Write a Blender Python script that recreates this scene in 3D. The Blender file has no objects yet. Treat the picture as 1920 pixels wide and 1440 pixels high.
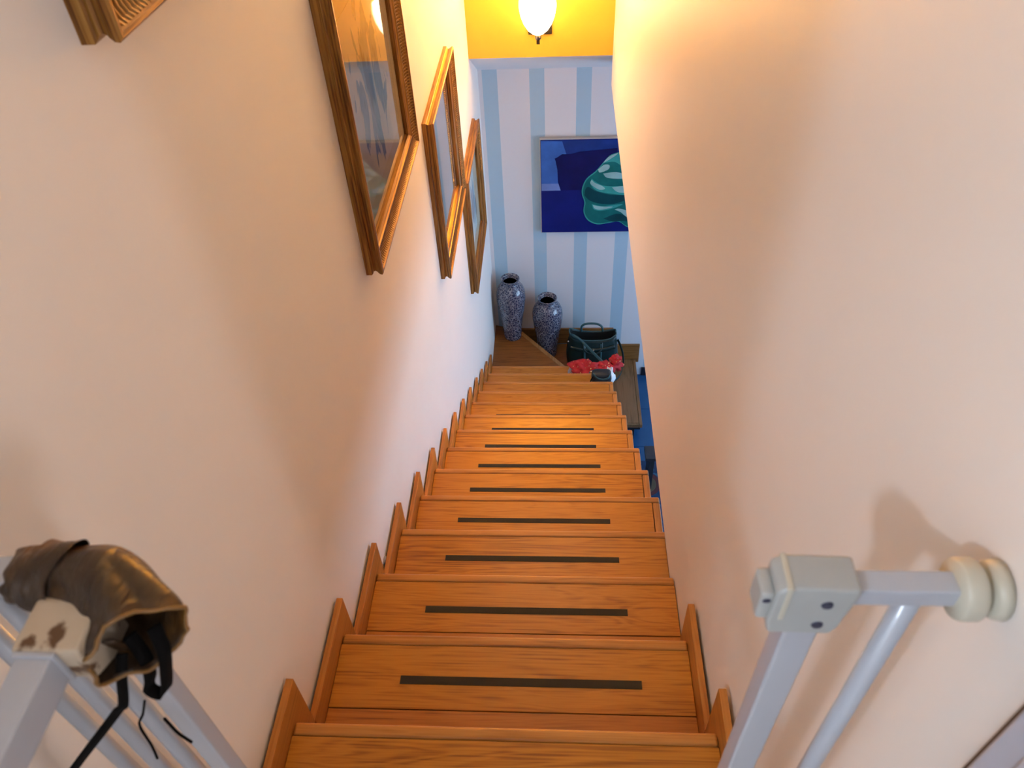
import bpy, bmesh, math, random
from mathutils import Vector, Matrix, noise
random.seed(7)
S = bpy.context.scene
COL = S.collection
# ------------------------------------------------------------------ camera
cam = bpy.data.cameras.new('camera')
camo = bpy.data.objects.new('camera', cam); COL.objects.link(camo)
F, PITCH, YAW, ROLL = 1448.42, 0.7659, -0.0834, -0.0583
fw = Vector((math.sin(YAW)*math.cos(PITCH), math.cos(YAW)*math.cos(PITCH), -math.sin(PITCH)))
rt = Vector((math.cos(YAW), -math.sin(YAW), 0)); up = rt.cross(fw)
r2 = rt*math.cos(ROLL) + up*math.sin(ROLL); u2 = -rt*math.sin(ROLL) + up*math.cos(ROLL)
m = Matrix((r2, u2, -fw)).transposed().to_4x4(); m.translation = (0.4758, -0.5591, 4.4531)
camo.matrix_world = m
cam.sensor_width = 36; cam.lens = F*36/1920; cam.clip_start = .02
cam.dof.use_dof = True; cam.dof.focus_distance = 3.6; cam.dof.aperture_fstop = 10
S.camera = camo
# ------------------------------------------------------------------ world, large lights, exposure
S.view_settings.view_transform = 'Standard'; S.view_settings.look = 'None'
S.view_settings.gamma = 1; S.view_settings.use_curve_mapping = False
S.view_settings.exposure = 0.24
W = bpy.data.worlds.new('world'); S.world = W; W.use_nodes = True
W.node_tree.nodes['Background'].inputs[0].default_value = (.55, .72, 1, 1)
W.node_tree.nodes['Background'].inputs[1].default_value = .6
def area(name, loc, direction, sx, sy, power, col):
    l = bpy.data.lights.new(name, 'AREA'); l.shape = 'RECTANGLE'; l.size = sx; l.size_y = sy
    l.energy = power; l.color = col
    o = bpy.data.objects.new(name, l); COL.objects.link(o); o.location = loc
    o.rotation_euler = Vector(direction).to_track_quat('-Z', 'Y').to_euler(); return o
LAMP_STRENGTH = 7.5
BULB_POWER = 680.0
HALL_POWER = 52.0
area('daylight_lower_window', (3.96, 2.3, 1.55), (-1, 0, 0), 2.6, 1.6, 84, (.46, .70, 1))
area('daylight_side_room_window', (3.60, -3.19, 4.75), (-.72, .69, 0), .42, 1.35, 36, (.95, .92, .95))
# ------------------------------------------------------------------ helpers
WL = {}
def tag(o, label=None, cat=None, group=None, kind=None):
    if label: o['label'] = label
    if cat: o['category'] = cat
    if group: o['group'] = group
    if kind: o['kind'] = kind
    return o
def thing(name, loc, label, cat, group=None):
    o = bpy.data.objects.new(name, None); COL.objects.link(o); o.location = loc
    o.empty_display_size = .05; WL[o] = Vector(loc); return tag(o, label, cat, group)
class MB:
    def __init__(s): s.bm = bmesh.new(); s.mi = 0
    def _f(s, vs):
        try:
            f = s.bm.faces.new(vs); f.material_index = s.mi; return f
        except ValueError: return None
    def box(s, x0, x1, y0, y1, z0, z1):
        v = [s.bm.verts.new(p) for p in [(x0,y0,z0),(x1,y0,z0),(x1,y1,z0),(x0,y1,z0),(x0,y0,z1),(x1,y0,z1),(x1,y1,z1),(x0,y1,z1)]]
        for q in [(3,2,1,0),(4,5,6,7),(0,1,5,4),(1,2,6,5),(2,3,7,6),(3,0,4,7)]: s._f([v[i] for i in q])
        return s
    def prism(s, pts, ax, a, b):
        # pts: 2D polygon in the two other axes (cyclic order), extruded along ax from a to b
        def P(p, t):
            return {'x': (t, p[0], p[1]), 'y': (p[0], t, p[1]), 'z': (p[0], p[1], t)}[ax]
        A = [s.bm.verts.new(P(p, a)) for p in pts]; B = [s.bm.verts.new(P(p, b)) for p in pts]
        n = len(pts); s._f(A[::-1]); s._f(B)
        for i in range(n): s._f([A[i], A[(i+1) % n], B[(i+1) % n], B[i]])
        return s
    def rings(s, R, cap0=True, cap1=True, closed=True):
        V = [[s.bm.verts.new(p) for p in r] for r in R]; n = len(R[0])
        for a, b in zip(V, V[1:]):
            for i in range(n if closed else n-1): s._f([a[i], a[(i+1) % n], b[(i+1) % n], b[i]])
        if cap0 and closed: s._f(V[0][::-1])
        if cap1 and closed: s._f(V[-1])
        return s
    def tube(s, pts, r, n=10, rr=None):
        pts = [Vector(p) for p in pts]; R = []; prev = None
        for i, p in enumerate(pts):
            d = (pts[min(i+1, len(pts)-1)] - pts[max(i-1, 0)]).normalized()
            if prev is None:
                a = d.orthogonal().normalized()
            else:
                a = (prev - d*prev.dot(d)).normalized()
            prev = a; b = d.cross(a); q = rr[i] if rr else r
            R.append([p + (a*math.cos(t) + b*math.sin(t))*q for t in [2*math.pi*k/n for k in range(n)]])
        return s.rings(R)
    def ribbon(s, pts, w, t, side):
        pts = [Vector(p) for p in pts]; R = []
        for i, p in enumerate(pts):
            d = (pts[min(i+1, len(pts)-1)] - pts[max(i-1, 0)]).normalized()
            a = Vector(side); a = (a - d*a.dot(d)).normalized(); b = d.cross(a)
            R.append([p + a*w/2 + b*t/2, p - a*w/2 + b*t/2, p - a*w/2 - b*t/2, p + a*w/2 - b*t/2])
        return s.rings(R)
    def lathe(s, prof, c, n=32, axis='z'):
        R = []
        for r, h in prof:
            ring = []
            for k in range(n):
                t = 2*math.pi*k/n; x, y = r*math.cos(t), r*math.sin(t)
                ring.append({'z': (c[0]+x, c[1]+y, c[2]+h), 'x': (c[0]+h, c[1]+x, c[2]+y), 'y': (c[0]+x, c[1]+h, c[2]+y)}[axis])
            R.append(ring)
        return s.rings(R, prof[0][0] > 1e-4, prof[-1][0] > 1e-4)
    def build(s, name, mat, parent=None, bevel=0, seg=2, smooth=False, label=None, kind=None, loc=None):
        base = WL.get(parent, Vector()) if parent else Vector(loc or (0, 0, 0))
        bmesh.ops.remove_doubles(s.bm, verts=s.bm.verts, dist=1e-6)
        bmesh.ops.recalc_face_normals(s.bm, faces=s.bm.faces)
        for v in s.bm.verts: v.co -= base
        me = bpy.data.meshes.new(name); s.bm.to_mesh(me); s.bm.free()
        o = bpy.data.objects.new(name, me); COL.objects.link(o)
        for q in (mat if isinstance(mat, (list, tuple)) else [mat]): me.materials.append(q)
        if parent: o.parent = parent
        else: o.location = base
        WL[o] = base
        if smooth:
            for p in me.polygons: p.use_smooth = True
        if bevel:
            b = o.modifiers.new('bevel', 'BEVEL'); b.width = bevel; b.segments = seg; b.limit_method = 'ANGLE'; b.angle_limit = .7
            for p in me.polygons: p.use_smooth = True
            w = o.modifiers.new('wn', 'WEIGHTED_NORMAL'); w.keep_sharp = True
        return tag(o, label=label, kind=kind)
def catmull(pts, n=8):
    P = [Vector(p) for p in pts]; P = [P[0]*2-P[1]] + P + [P[-1]*2-P[-2]]; out = []
    for i in range(1, len(P)-2):
        for k in range(n):
            t = k/n; a, b, c, d = P[i-1], P[i], P[i+1], P[i+2]
            out.append(.5*((2*b) + (c-a)*t + (2*a-5*b+4*c-d)*t*t + (3*b-a-3*c+d)*t**3))
    out.append(P[-2]); return out
# ------------------------------------------------------------------ materials
def new(name):
    M = bpy.data.materials.new(name); M.use_nodes = True
    return M, M.node_tree.nodes, M.node_tree.links, M.node_tree.nodes['Principled BSDF']
def plain(name, col, rough=.5, metal=0, spec=.5, bump=0, bscale=60, coat=0, var=0, emit=None, es=0, trans=0):
    M, N, L, B = new(name)
    B.inputs['Base Color'].default_value = (*col, 1); B.inputs['Roughness'].default_value = rough
    B.inputs['Specular IOR Level'].default_value = spec
    B.inputs['Metallic'].default_value = metal; B.inputs['Coat Weight'].default_value = coat
    if trans: B.inputs['Transmission Weight'].default_value = trans
    if emit:
        B.inputs['Emission Color'].default_value = (*emit, 1); B.inputs['Emission Strength'].default_value = es
    if bump or var:
        tc = N.new('ShaderNodeTexCoord'); n = N.new('ShaderNodeTexNoise'); n.inputs['Scale'].default_value = bscale
        n.inputs['Detail'].default_value = 5; L.new(tc.outputs['Object'], n.inputs['Vector'])
        if bump:
            b = N.new('ShaderNodeBump'); b.inputs['Strength'].default_value = bump; b.inputs['Distance'].default_value = .004
            L.new(n.outputs['Fac'], b.inputs['Height']); L.new(b.outputs['Normal'], B.inputs['Normal'])
        if var:
            mx = N.new('ShaderNodeMix'); mx.data_type = 'RGBA'
            mx.inputs['A'].default_value = (*[c*(1-var) for c in col], 1); mx.inputs['B'].default_value = (*[min(1, c*(1+var)) for c in col], 1)
            L.new(n.outputs['Fac'], mx.inputs['Factor']); L.new(mx.outputs['Result'], B.inputs['Base Color'])
    return M
def ramp(N, L, src, stops):
    r = N.new('ShaderNodeValToRGB'); e = r.color_ramp.elements
    while len(e) < len(stops): e.new(.5)
    for el, (p, c) in zip(e, stops): el.position = p; el.color = (*c, 1)
    L.new(src, r.inputs['Fac']); return r
def wood(name, dark, mid, light, axis='x', rough=.31, coat=.08, fig=1.0):
    M, N, L, B = new(name)
    tc = N.new('ShaderNodeTexCoord'); oi = N.new('ShaderNodeObjectInfo')
    off = N.new('ShaderNodeVectorMath'); off.operation = 'MULTIPLY_ADD'
    cmb = N.new('ShaderNodeCombineXYZ')
    for i in range(3): L.new(oi.outputs['Random'], cmb.inputs[i])
    L.new(cmb.outputs[0], off.inputs[0]); off.inputs[1].default_value = (17, 11, 7); L.new(tc.outputs['Object'], off.inputs[2])
    def mapped(al, ac):
        mp = N.new('ShaderNodeMapping'); L.new(off.outputs[0], mp.inputs['Vector'])
        mp.inputs['Scale'].default_value = {'x': (al, ac, ac), 'y': (ac, al, ac), 'z': (ac, ac, al)}[axis]; return mp.outputs[0]
    n1 = N.new('ShaderNodeTexNoise'); L.new(mapped(1.5, 17), n1.inputs['Vector']); n1.inputs['Scale'].default_value = 1; n1.inputs['Detail'].default_value = 3; n1.inputs['Distortion'].default_value = .7
    # cathedral rings: contour lines of a stretched noise
    k = N.new('ShaderNodeMath'); k.operation = 'MULTIPLY'; L.new(n1.outputs['Fac'], k.inputs[0]); k.inputs[1].default_value = 60*fig
    sn = N.new('ShaderNodeMath'); sn.operation = 'SINE'; L.new(k.outputs[0], sn.inputs[0])
    n2 = N.new('ShaderNodeTexNoise'); L.new(mapped(5, 230), n2.inputs['Vector']); n2.inputs['Scale'].default_value = 1; n2.inputs['Detail'].default_value = 4
    a = N.new('ShaderNodeMath'); a.operation = 'MULTIPLY_ADD'; L.new(sn.outputs[0], a.inputs[0]); a.inputs[1].default_value = .10; L.new(n2.outputs['Fac'], a.inputs[2])
    n3 = N.new('ShaderNodeTexNoise'); L.new(mapped(1.2, 5), n3.inputs['Vector']); n3.inputs['Scale'].default_value = 1
    a2 = N.new('ShaderNodeMath'); a2.operation = 'MULTIPLY_ADD'; L.new(n3.outputs['Fac'], a2.inputs[0]); a2.inputs[1].default_value = .5; L.new(a.outputs[0], a2.inputs[2])
    s = N.new('ShaderNodeMath'); s.operation = 'SUBTRACT'; L.new(a2.outputs[0], s.inputs[0]); s.inputs[1].default_value = .25
    r = ramp(N, L, s.outputs[0], [(.22, dark), (.42, mid), (.62, light), (.85, mid)])
    L.new(r.outputs['Color'], B.inputs['Base Color'])
    B.inputs['Roughness'].default_value = rough; B.inputs['Coat Weight'].default_value = coat; B.inputs['Coat Roughness'].default_value = .22; B.inputs['Specular IOR Level'].default_value = .34
    b = N.new('ShaderNodeBump'); b.inputs['Strength'].default_value = .12; b.inputs['Distance'].default_value = .002
    L.new(s.outputs[0], b.inputs['Height']); L.new(b.outputs['Normal'], B.inputs['Normal'])
    return M
OD, OM, OL = (.24, .074, .006), (.41, .148, .011), (.49, .195, .020)
mw_tread = wood('oak_tread', OD, OM, OL, 'x')
mw_nose = wood('oak_nosing', (.27, .10, .018), (.42, .165, .032), (.50, .215, .05), 'x', fig=.5)
mw_back = wood('oak_back_board', (.22, .068, .009), (.36, .120, .016), (.43, .155, .025), 'x')
mw_trim = wood('oak_edge_trim', (.27, .10, .018), (.42, .165, .032), (.50, .215, .05), 'y', fig=.5)
mw_skirt = wood('oak_skirting', (.24, .080, .012), (.38, .135, .022), (.45, .175, .034), 'y', fig=.6)
mw_skirtx = wood('oak_skirting_cross', (.13, .05, .012), (.22, .09, .022), (.27, .12, .034), 'x', fig=.6)
mw_shaded = wood('oak_winder_painted_shade', (.12, .040, .008), (.20, .070, .014), (.24, .09, .020), 'x', rough=.4)  # stair wood at the unlit turn, with the shade put into its colour
mw_shaded_nose = wood('oak_winder_nosing_painted_shade', (.17, .08, .025), (.26, .125, .042), (.31, .16, .058), 'y', rough=.4, fig=.5)  # winder nosing, also coloured darker to stand for the missing light
mw_q = wood('brown_bottom_step_wood', (.12, .058, .022), (.19, .095, .038), (.23, .12, .052), 'y', rough=.45, fig=.6)
m_wall = plain('cream_plaster', (.85, .79, .74), .62, bump=.10, bscale=9, var=.015)
m_wallR = plain('cream_plaster_satin', (.85, .785, .725), .42, bump=.16, bscale=7, var=.015)
m_white = plain('white_paint', (.80, .80, .82), .6, bump=.05, bscale=25)
m_ceil = plain('ceiling_white', (.90, .88, .85), .7)
m_yellow = plain('yellow_paint', (.88, .47, .045), .5, bump=.05, bscale=25, var=.02)
m_black = plain('black_steel', (.012, .012, .013), .45)
m_strip = plain('black_grip_tape', (.010, .008, .006), .75, bump=.4, bscale=900)
m_gate = plain('white_gate_enamel', (.40, .42, .47), .32, coat=.3)
m_plastic = plain('ivory_gate_plastic', (.36, .37, .36), .4, var=.05, bscale=40)
m_cup = plain('ivory_wall_cup', (.50, .47, .38), .38)
m_dot = plain('dark_screw_cap', (.02, .022, .05), .5)
m_case = plain('grey_door_casing_paint', (.42, .43, .50), .5, var=.08, bscale=14)
m_gap = plain('dark_gap', (.10, .055, .03), .8)
m_steel = plain('brushed_nickel', (.32, .28, .24), .3, metal=1)
m_bronze = plain('dark_bronze', (.07, .05, .035), .45, metal=.6)
m_shade = plain('frosted_glass_lit', (.9, .9, .9), .4, emit=(1, .70, .36), es=LAMP_STRENGTH)
m_mat = plain('cream_mat_board', (.82, .73, .55), .8)
m_outlet = plain('grey_cap', (.35, .33, .32), .5)
m_tile2 = plain('hall_floor_tile', (.45, .40, .36), .4)
m_dbase = plain('dark_baseboard', (.012, .012, .02), .4)
m_wframe = plain('white_window_frame', (.8, .8, .8), .4)

def striped():
    M, N, L, B = new('white_wall_with_blue_stripes')
    tc = N.new('ShaderNodeTexCoord'); sp = N.new('ShaderNodeSeparateXYZ'); L.new(tc.outputs['Object'], sp.inputs[0])
    a = N.new('ShaderNodeMath'); a.operation = 'SUBTRACT'; L.new(sp.outputs['X'], a.inputs[0]); a.inputs[1].default_value = .005-.2915*4
    d = N.new('ShaderNodeMath'); d.operation = 'DIVIDE'; L.new(a.outputs[0], d.inputs[0]); d.inputs[1].default_value = .2915
    f = N.new('ShaderNodeMath'); f.operation = 'FRACT'; L.new(d.outputs[0], f.inputs[0])
    c = N.new('ShaderNodeMath'); c.operation = 'LESS_THAN'; L.new(f.outputs[0], c.inputs[0]); c.inputs[1].default_value = .32
    mx = N.new('ShaderNodeMix'); mx.data_type = 'RGBA'; L.new(c.outputs[0], mx.inputs['Factor'])
    mx.inputs['A'].default_value = (.74, .73, .76, 1); mx.inputs['B'].default_value = (.42, .58, .70, 1)
    L.new(mx.outputs['Result'], B.inputs['Base Color']); B.inputs['Roughness'].default_value = .6
    return M
m_stripe = striped()
def gilt(name, sc_):
    M, N, L, B = new(name)
    tc = N.new('ShaderNodeTexCoord'); mp = N.new('ShaderNodeMapping'); mp.inputs['Scale'].default_value = sc_
    n = N.new('ShaderNodeTexNoise'); n.inputs['Scale'].default_value = 1; n.inputs['Detail'].default_value = 6; n.inputs['Roughness'].default_value = .6
    L.new(tc.outputs['Object'], mp.inputs['Vector']); L.new(mp.outputs[0], n.inputs['Vector'])
    r = ramp(N, L, n.outputs['Fac'], [(.36, (.10, .034, .008)), (.48, (.27, .12, .024)), (.60, (.38, .195, .045)), (.72, (.46, .26, .07))])
    L.new(r.outputs['Color'], B.inputs['Base Color']); B.inputs['Roughness'].default_value = .36; B.inputs['Metallic'].default_value = .45
    return M
m_gilt_h = gilt('antique_gilt_wood_level', (170, 5, 170)); m_gilt_v = gilt('antique_gilt_wood_upright', (170, 170, 5))
m_rib = plain('gilt_ribbed_cove', (.30, .15, .035), .34, metal=.55, var=.3, bscale=30)
def glass():
    M, N, L, B = new('picture_glass')
    out = N['Material Output']; N.remove(B)
    t = N.new('ShaderNodeBsdfTransparent'); g = N.new('ShaderNodeBsdfGlossy'); g.inputs['Roughness'].default_value = .03
    fr = N.new('ShaderNodeFresnel'); fr.inputs['IOR'].default_value = 1.6; mx = N.new('ShaderNodeMixShader')
    L.new(fr.outputs[0], mx.inputs[0]); L.new(t.outputs[0], mx.inputs[1]); L.new(g.outputs[0], mx.inputs[2]); L.new(mx.outputs[0], out.inputs['Surface'])
    return M
m_glass = glass()
def art(name, seed, cy, cz):
    # watercolour foliage print: blue-grey wash on cream paper, lighter pool of green at the foot
    M, N, L, B = new(name)
    tc = N.new('ShaderNodeTexCoord'); mp = N.new('ShaderNodeMapping'); mp.inputs['Location'].default_value = (seed, 0, 0); mp.inputs['Scale'].default_value = (1, 9, 3.2)
    L.new(tc.outputs['Object'], mp.inputs['Vector'])
    n = N.new('ShaderNodeTexNoise'); n.inputs['Scale'].default_value = 1.4; n.inputs['Detail'].default_value = 5; n.inputs['Distortion'].default_value = 1.2; L.new(mp.outputs[0], n.inputs['Vector'])
    sp = N.new('ShaderNodeVectorMath'); sp.operation = 'SUBTRACT'; L.new(tc.outputs['Object'], sp.inputs[0]); sp.inputs[1].default_value = (0, cy, cz)
    sc = N.new('ShaderNodeVectorMath'); sc.operation = 'MULTIPLY'; L.new(sp.outputs[0], sc.inputs[0]); sc.inputs[1].default_value = (0, 4.6, 4.0)
    ln = N.new('ShaderNodeVectorMath'); ln.operation = 'LENGTH'; L.new(sc.outputs[0], ln.inputs[0])
    s = N.new('ShaderNodeMath'); s.operation = 'MULTIPLY_ADD'; L.new(ln.outputs['Value'], s.inputs[0]); s.inputs[1].default_value = -.42; L.new(n.outputs['Fac'], s.inputs[2])
    r = ramp(N, L, s.outputs[0], [(.24, (.86, .81, .70)), (.27, (.27, .36, .43)), (.38, (.36, .45, .52)), (.46, (.12, .17, .22))])
    L.new(r.outputs['Color'], B.inputs['Base Color']); B.inputs['Roughness'].default_value = .8
    return M
def vase_mat():
    M, N, L, B = new('navy_glaze_with_white_scrollwork')
    tc = N.new('ShaderNodeTexCoord')
    n = N.new('ShaderNodeTexNoise'); n.inputs['Scale'].default_value = 30; L.new(tc.outputs['Object'], n.inputs['Vector'])
    w = N.new('ShaderNodeVectorMath'); w.operation = 'MULTIPLY_ADD'; L.new(n.outputs['Color'], w.inputs[0]); w.inputs[1].default_value = (.03, .03, .03); L.new(tc.outputs['Object'], w.inputs[2])
    v = N.new('ShaderNodeTexVoronoi'); v.feature = 'DISTANCE_TO_EDGE'; v.inputs['Scale'].default_value = 62; L.new(w.outputs[0], v.inputs['Vector'])
    r = ramp(N, L, v.outputs['Distance'], [(.05, (.24, .23, .27)), (.13, (.022, .026, .064)), (.9, (.010, .013, .040))])
    # large crossing arcs
    sp = N.new('ShaderNodeSeparateXYZ'); L.new(tc.outputs['Object'], sp.inputs[0])
    at = N.new('ShaderNodeMath'); at.operation = 'ARCTAN2'; L.new(sp.outputs['Y'], at.inputs[0]); L.new(sp.outputs['X'], at.inputs[1])
    m3 = N.new('ShaderNodeMath'); m3.operation = 'MULTIPLY'; L.new(at.outputs[0], m3.inputs[0]); m3.inputs[1].default_value = 4
    si = N.new('ShaderNodeMath'); si.operation = 'SINE'; L.new(m3.outputs[0], si.inputs[0])
    zz = N.new('ShaderNodeMath'); zz.operation = 'SUBTRACT'; L.new(sp.outputs['Z'], zz.inputs[0]); zz.inputs[1].default_value = .20
    sc = N.new('ShaderNodeMath'); sc.operation = 'ABSOLUTE'; L.new(si.outputs[0], sc.inputs[0])
    s1 = N.new('ShaderNodeMath'); s1.operation = 'MULTIPLY'; L.new(sc.outputs[0], s1.inputs[0]); s1.inputs[1].default_value = .085
    az = N.new('ShaderNodeMath'); az.operation = 'ABSOLUTE'; L.new(zz.outputs[0], az.inputs[0])
    df = N.new('ShaderNodeMath'); df.operation = 'COMPARE'; L.new(az.outputs[0], df.inputs[0]); L.new(s1.outputs[0], df.inputs[1]); df.inputs[2].default_value = .004
    mx = N.new('ShaderNodeMix'); mx.data_type = 'RGBA'; L.new(df.outputs[0], mx.inputs['Factor']); L.new(r.outputs['Color'], mx.inputs['A']); mx.inputs['B'].default_value = (.30, .30, .37, 1)
    L.new(mx.outputs['Result'], B.inputs['Base Color']); B.inputs['Roughness'].default_value = .16; B.inputs['Coat Weight'].default_value = .4
    return M
m_vase = vase_mat()
m_vasein = plain('dark_vase_interior', (.02, .02, .025), .6)
m_leather = plain('dark_green_leather', (.004, .018, .018), .40, spec=.35, bump=.25, bscale=55, coat=.15)
m_leather2 = plain('teal_green_strap_leather', (.025, .080, .090), .40, bump=.1, bscale=80)
m_lining = plain('black_bag_lining', (.004, .006, .006), .8)
m_metal = plain('silver_clasp', (.7, .68, .6), .25, metal=1)
def scarf_mat():
    M, N, L, B = new('red_printed_scarf_cloth')
    tc = N.new('ShaderNodeTexCoord'); v = N.new('ShaderNodeTexVoronoi'); v.inputs['Scale'].default_value = 38; L.new(tc.outputs['Object'], v.inputs['Vector'])
    r = ramp(N, L, v.outputs['Distance'], [(.10, (.75, .42, .16)), (.22, (.40, .008, .010)), (.8, (.52, .015, .02))])
    L.new(r.outputs['Color'], B.inputs['Base Color']); B.inputs['Roughness'].default_value = .75
    return M
m_scarf = scarf_mat()
m_fringe = plain('pale_grey_fringe', (.45, .42, .46), .8)
m_tissue = plain('white_tissue', (.85, .83, .84), .8)
m_bag2 = plain('black_pouch_fabric', (.010, .013, .017), .5, bump=.2, bscale=120)
m_blackstrap = plain('black_webbing', (.003, .0025, .0025), .85, spec=.08)
def patchwork():
    M, N, L, B = new('navy_white_patchwork_cloth')
    tc = N.new('ShaderNodeTexCoord'); v = N.new('ShaderNodeTexVoronoi'); v.inputs['Scale'].default_value = 42; L.new(tc.outputs['Object'], v.inputs['Vector'])
    sp = N.new('ShaderNodeSeparateColor'); L.new(v.outputs['Color'], sp.inputs[0])
    r = ramp(N, L, sp.outputs[0], [(0, (.02, .03, .09)), (.42, (.03, .04, .12)), (.5, (.5, .5, .56)), (.74, (.55, .55, .6)), (.8, (.28, .10, .02))])
    L.new(r.outputs['Color'], B.inputs['Base Color']); B.inputs['Roughness'].default_value = .7
    return M
m_patch = patchwork()
def tape():
    M, N, L, B = new('brown_packing_tape')
    tc = N.new('ShaderNodeTexCoord'); n = N.new('ShaderNodeTexNoise'); n.inputs['Scale'].default_value = 17; n.inputs['Detail'].default_value = 3; n.inputs['Distortion'].default_value = .3
    L.new(tc.outputs['Object'], n.inputs['Vector'])
    r = ramp(N, L, n.outputs['Fac'], [(.30, (.018, .009, .005)), (.50, (.042, .023, .012)), (.62, (.070, .034, .012)), (.74, (.17, .078, .016))])
    L.new(r.outputs['Color'], B.inputs['Base Color']); B.inputs['Roughness'].default_value = .34; B.inputs['Specular IOR Level'].default_value = .35
    mp = N.new('ShaderNodeMapping'); mp.inputs['Scale'].default_value = (120, 30, 30); mp.inputs['Rotation'].default_value = (.3, .5, .6); L.new(tc.outputs['Object'], mp.inputs['Vector'])
    w = N.new('ShaderNodeTexNoise'); w.inputs['Scale'].default_value = 1; w.inputs['Detail'].default_value = 3; w.inputs['Distortion'].default_value = .8; L.new(mp.outputs[0], w.inputs['Vector'])
    b = N.new('ShaderNodeBump'); b.inputs['Strength'].default_value = .7; b.inputs['Distance'].default_value = .004
    L.new(w.outputs['Fac'], b.inputs['Height']); L.new(b.outputs['Normal'], B.inputs['Normal'])
    return M
m_tape = tape()
def stained():
    M, N, L, B = new('stained_beige_plastic')
    tc = N.new('ShaderNodeTexCoord'); n = N.new('ShaderNodeTexNoise'); n.inputs['Scale'].default_value = 45; n.inputs['Detail'].default_value = 4
    L.new(tc.outputs['Object'], n.inputs['Vector'])
    r = ramp(N, L, n.outputs['Fac'], [(.36, (.10, .045, .015)), (.42, (.46, .37, .27)), (.8, (.50, .42, .32))])
    L.new(r.outputs['Color'], B.inputs['Base Color']); B.inputs['Roughness'].default_value = .45
    return M
m_stained = stained()
m_tile = plain('blue_floor_tile', (.016, .080, .21), .22, var=.18, bscale=7)
m_grout = plain('dark_grout', (.01, .025, .07), .8)
m_table = plain('dark_grey_wood', (.030, .030, .036), .35, var=.3, bscale=20)
def rug():
    M, N, L, B = new('blue_medallion_rug_pile')
    tc = N.new('ShaderNodeTexCoord'); sb = N.new('ShaderNodeVectorMath'); sb.operation = 'SUBTRACT'; L.new(tc.outputs['Object'], sb.inputs[0]); sb.inputs[1].default_value = (1.10, 3.0, 0)
    md = N.new('ShaderNodeVectorMath'); md.operation = 'LENGTH'; L.new(sb.outputs[0], md.inputs[0])
    r = ramp(N, L, md.outputs['Value'], [(0, (.01, .02, .035)), (.030, (.012, .025, .04)), (.040, (.12, .085, .05)), (.075, (.14, .10, .06)), (.080, (.10, .03, .03)), (.105, (.09, .02, .035)), (.112, (.015, .05, .10))])
    r.color_ramp.interpolation = 'CONSTANT'
    v = N.new('ShaderNodeTexVoronoi'); v.inputs['Scale'].default_value = 22; L.new(tc.outputs['Object'], v.inputs['Vector'])
    r2 = ramp(N, L, v.outputs['Distance'], [(.25, (.03, .12, .22)), (.4, (.008, .03, .085)), (.8, (.012, .04, .11))])
    g = N.new('ShaderNodeMath'); g.operation = 'GREATER_THAN'; L.new(md.outputs['Value'], g.inputs[0]); g.inputs[1].default_value = .118
    mx = N.new('ShaderNodeMix'); mx.data_type = 'RGBA'; L.new(g.outputs[0], mx.inputs['Factor']); L.new(r.outputs['Color'], mx.inputs['A']); L.new(r2.outputs['Color'], mx.inputs['B'])
    L.new(mx.outputs['Result'], B.inputs['Base Color']); B.inputs['Roughness'].default_value = .9
    return M
m_rug = rug()

# ------------------------------------------------------------------ dimensions
T, RS, Z0 = .2686, .18, 3.06          # going, rise, height of the first tread
XL, XR = -.020, .773                  # left and right wall faces
def zt(k): return Z0 - RS*k
YF, YE = 4.17, 3.75                   # striped wall, yellow wall
def st(name, mb, mat, parent=None, **k):
    o = mb.build(name, mat, parent, **k)
    if parent is None: o['kind'] = 'structure'
    return o
# ------------------------------------------------------------------ shell
wl = st('wall_left', MB().box(XL-.12, XL, -.62, YF+.12, 0, 5.8), m_wall)
st('wall_far', MB().box(XL, 4.1, YF, YF+.12, 0, 2.8), m_stripe)
e = MB(); e.prism([(YE, 2.795), (YF, 2.565), (YF+.12, 2.8), (YF+.12, 5.8), (YE, 5.8)], 'x', XL, XR+.12)
for f in e.bm.faces:
    c = f.calc_center_median()
    f.material_index = 1 if (c.z < 2.9) else 0
st('wall_end', e, [m_yellow, m_white])
# right wall: a plaster slab whose lowest band swells out by a few millimetres
e = MB(); e.prism([(XR+.12, 2.63), (XR, 2.63), (XR, 2.92), (XR+.0018, 2.975), (XR+.0018, 5.8), (XR+.12, 5.8)], 'y', -.36, YE)
st('wall_right', e, m_wallR)
st('wall_right_2', MB().box(XR, XR+.12, -3.2, -1.22, 2.63, 5.8), m_wallR)
st('wall_right_3', MB().box(XR, XR+.12, -1.22, -.36, 5.30, 5.8), m_wallR)
st('ceiling', MB().box(-3.1, 4.4, -3.3, YF+.12, 5.8, 5.9), m_ceil)
st('ceiling_lower', MB().box(XR+.12, 4.1, -.72, YF, 2.63, 2.8), m_white)
st('ceiling_under_hall', MB().box(XL, XR+.12, -.72, -.29, 2.63, 2.8), m_white)
st('floor_upper', MB().box(-3.1, 4.4, -3.3, -.29, 3.05, 3.24), m_tile2)
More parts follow.
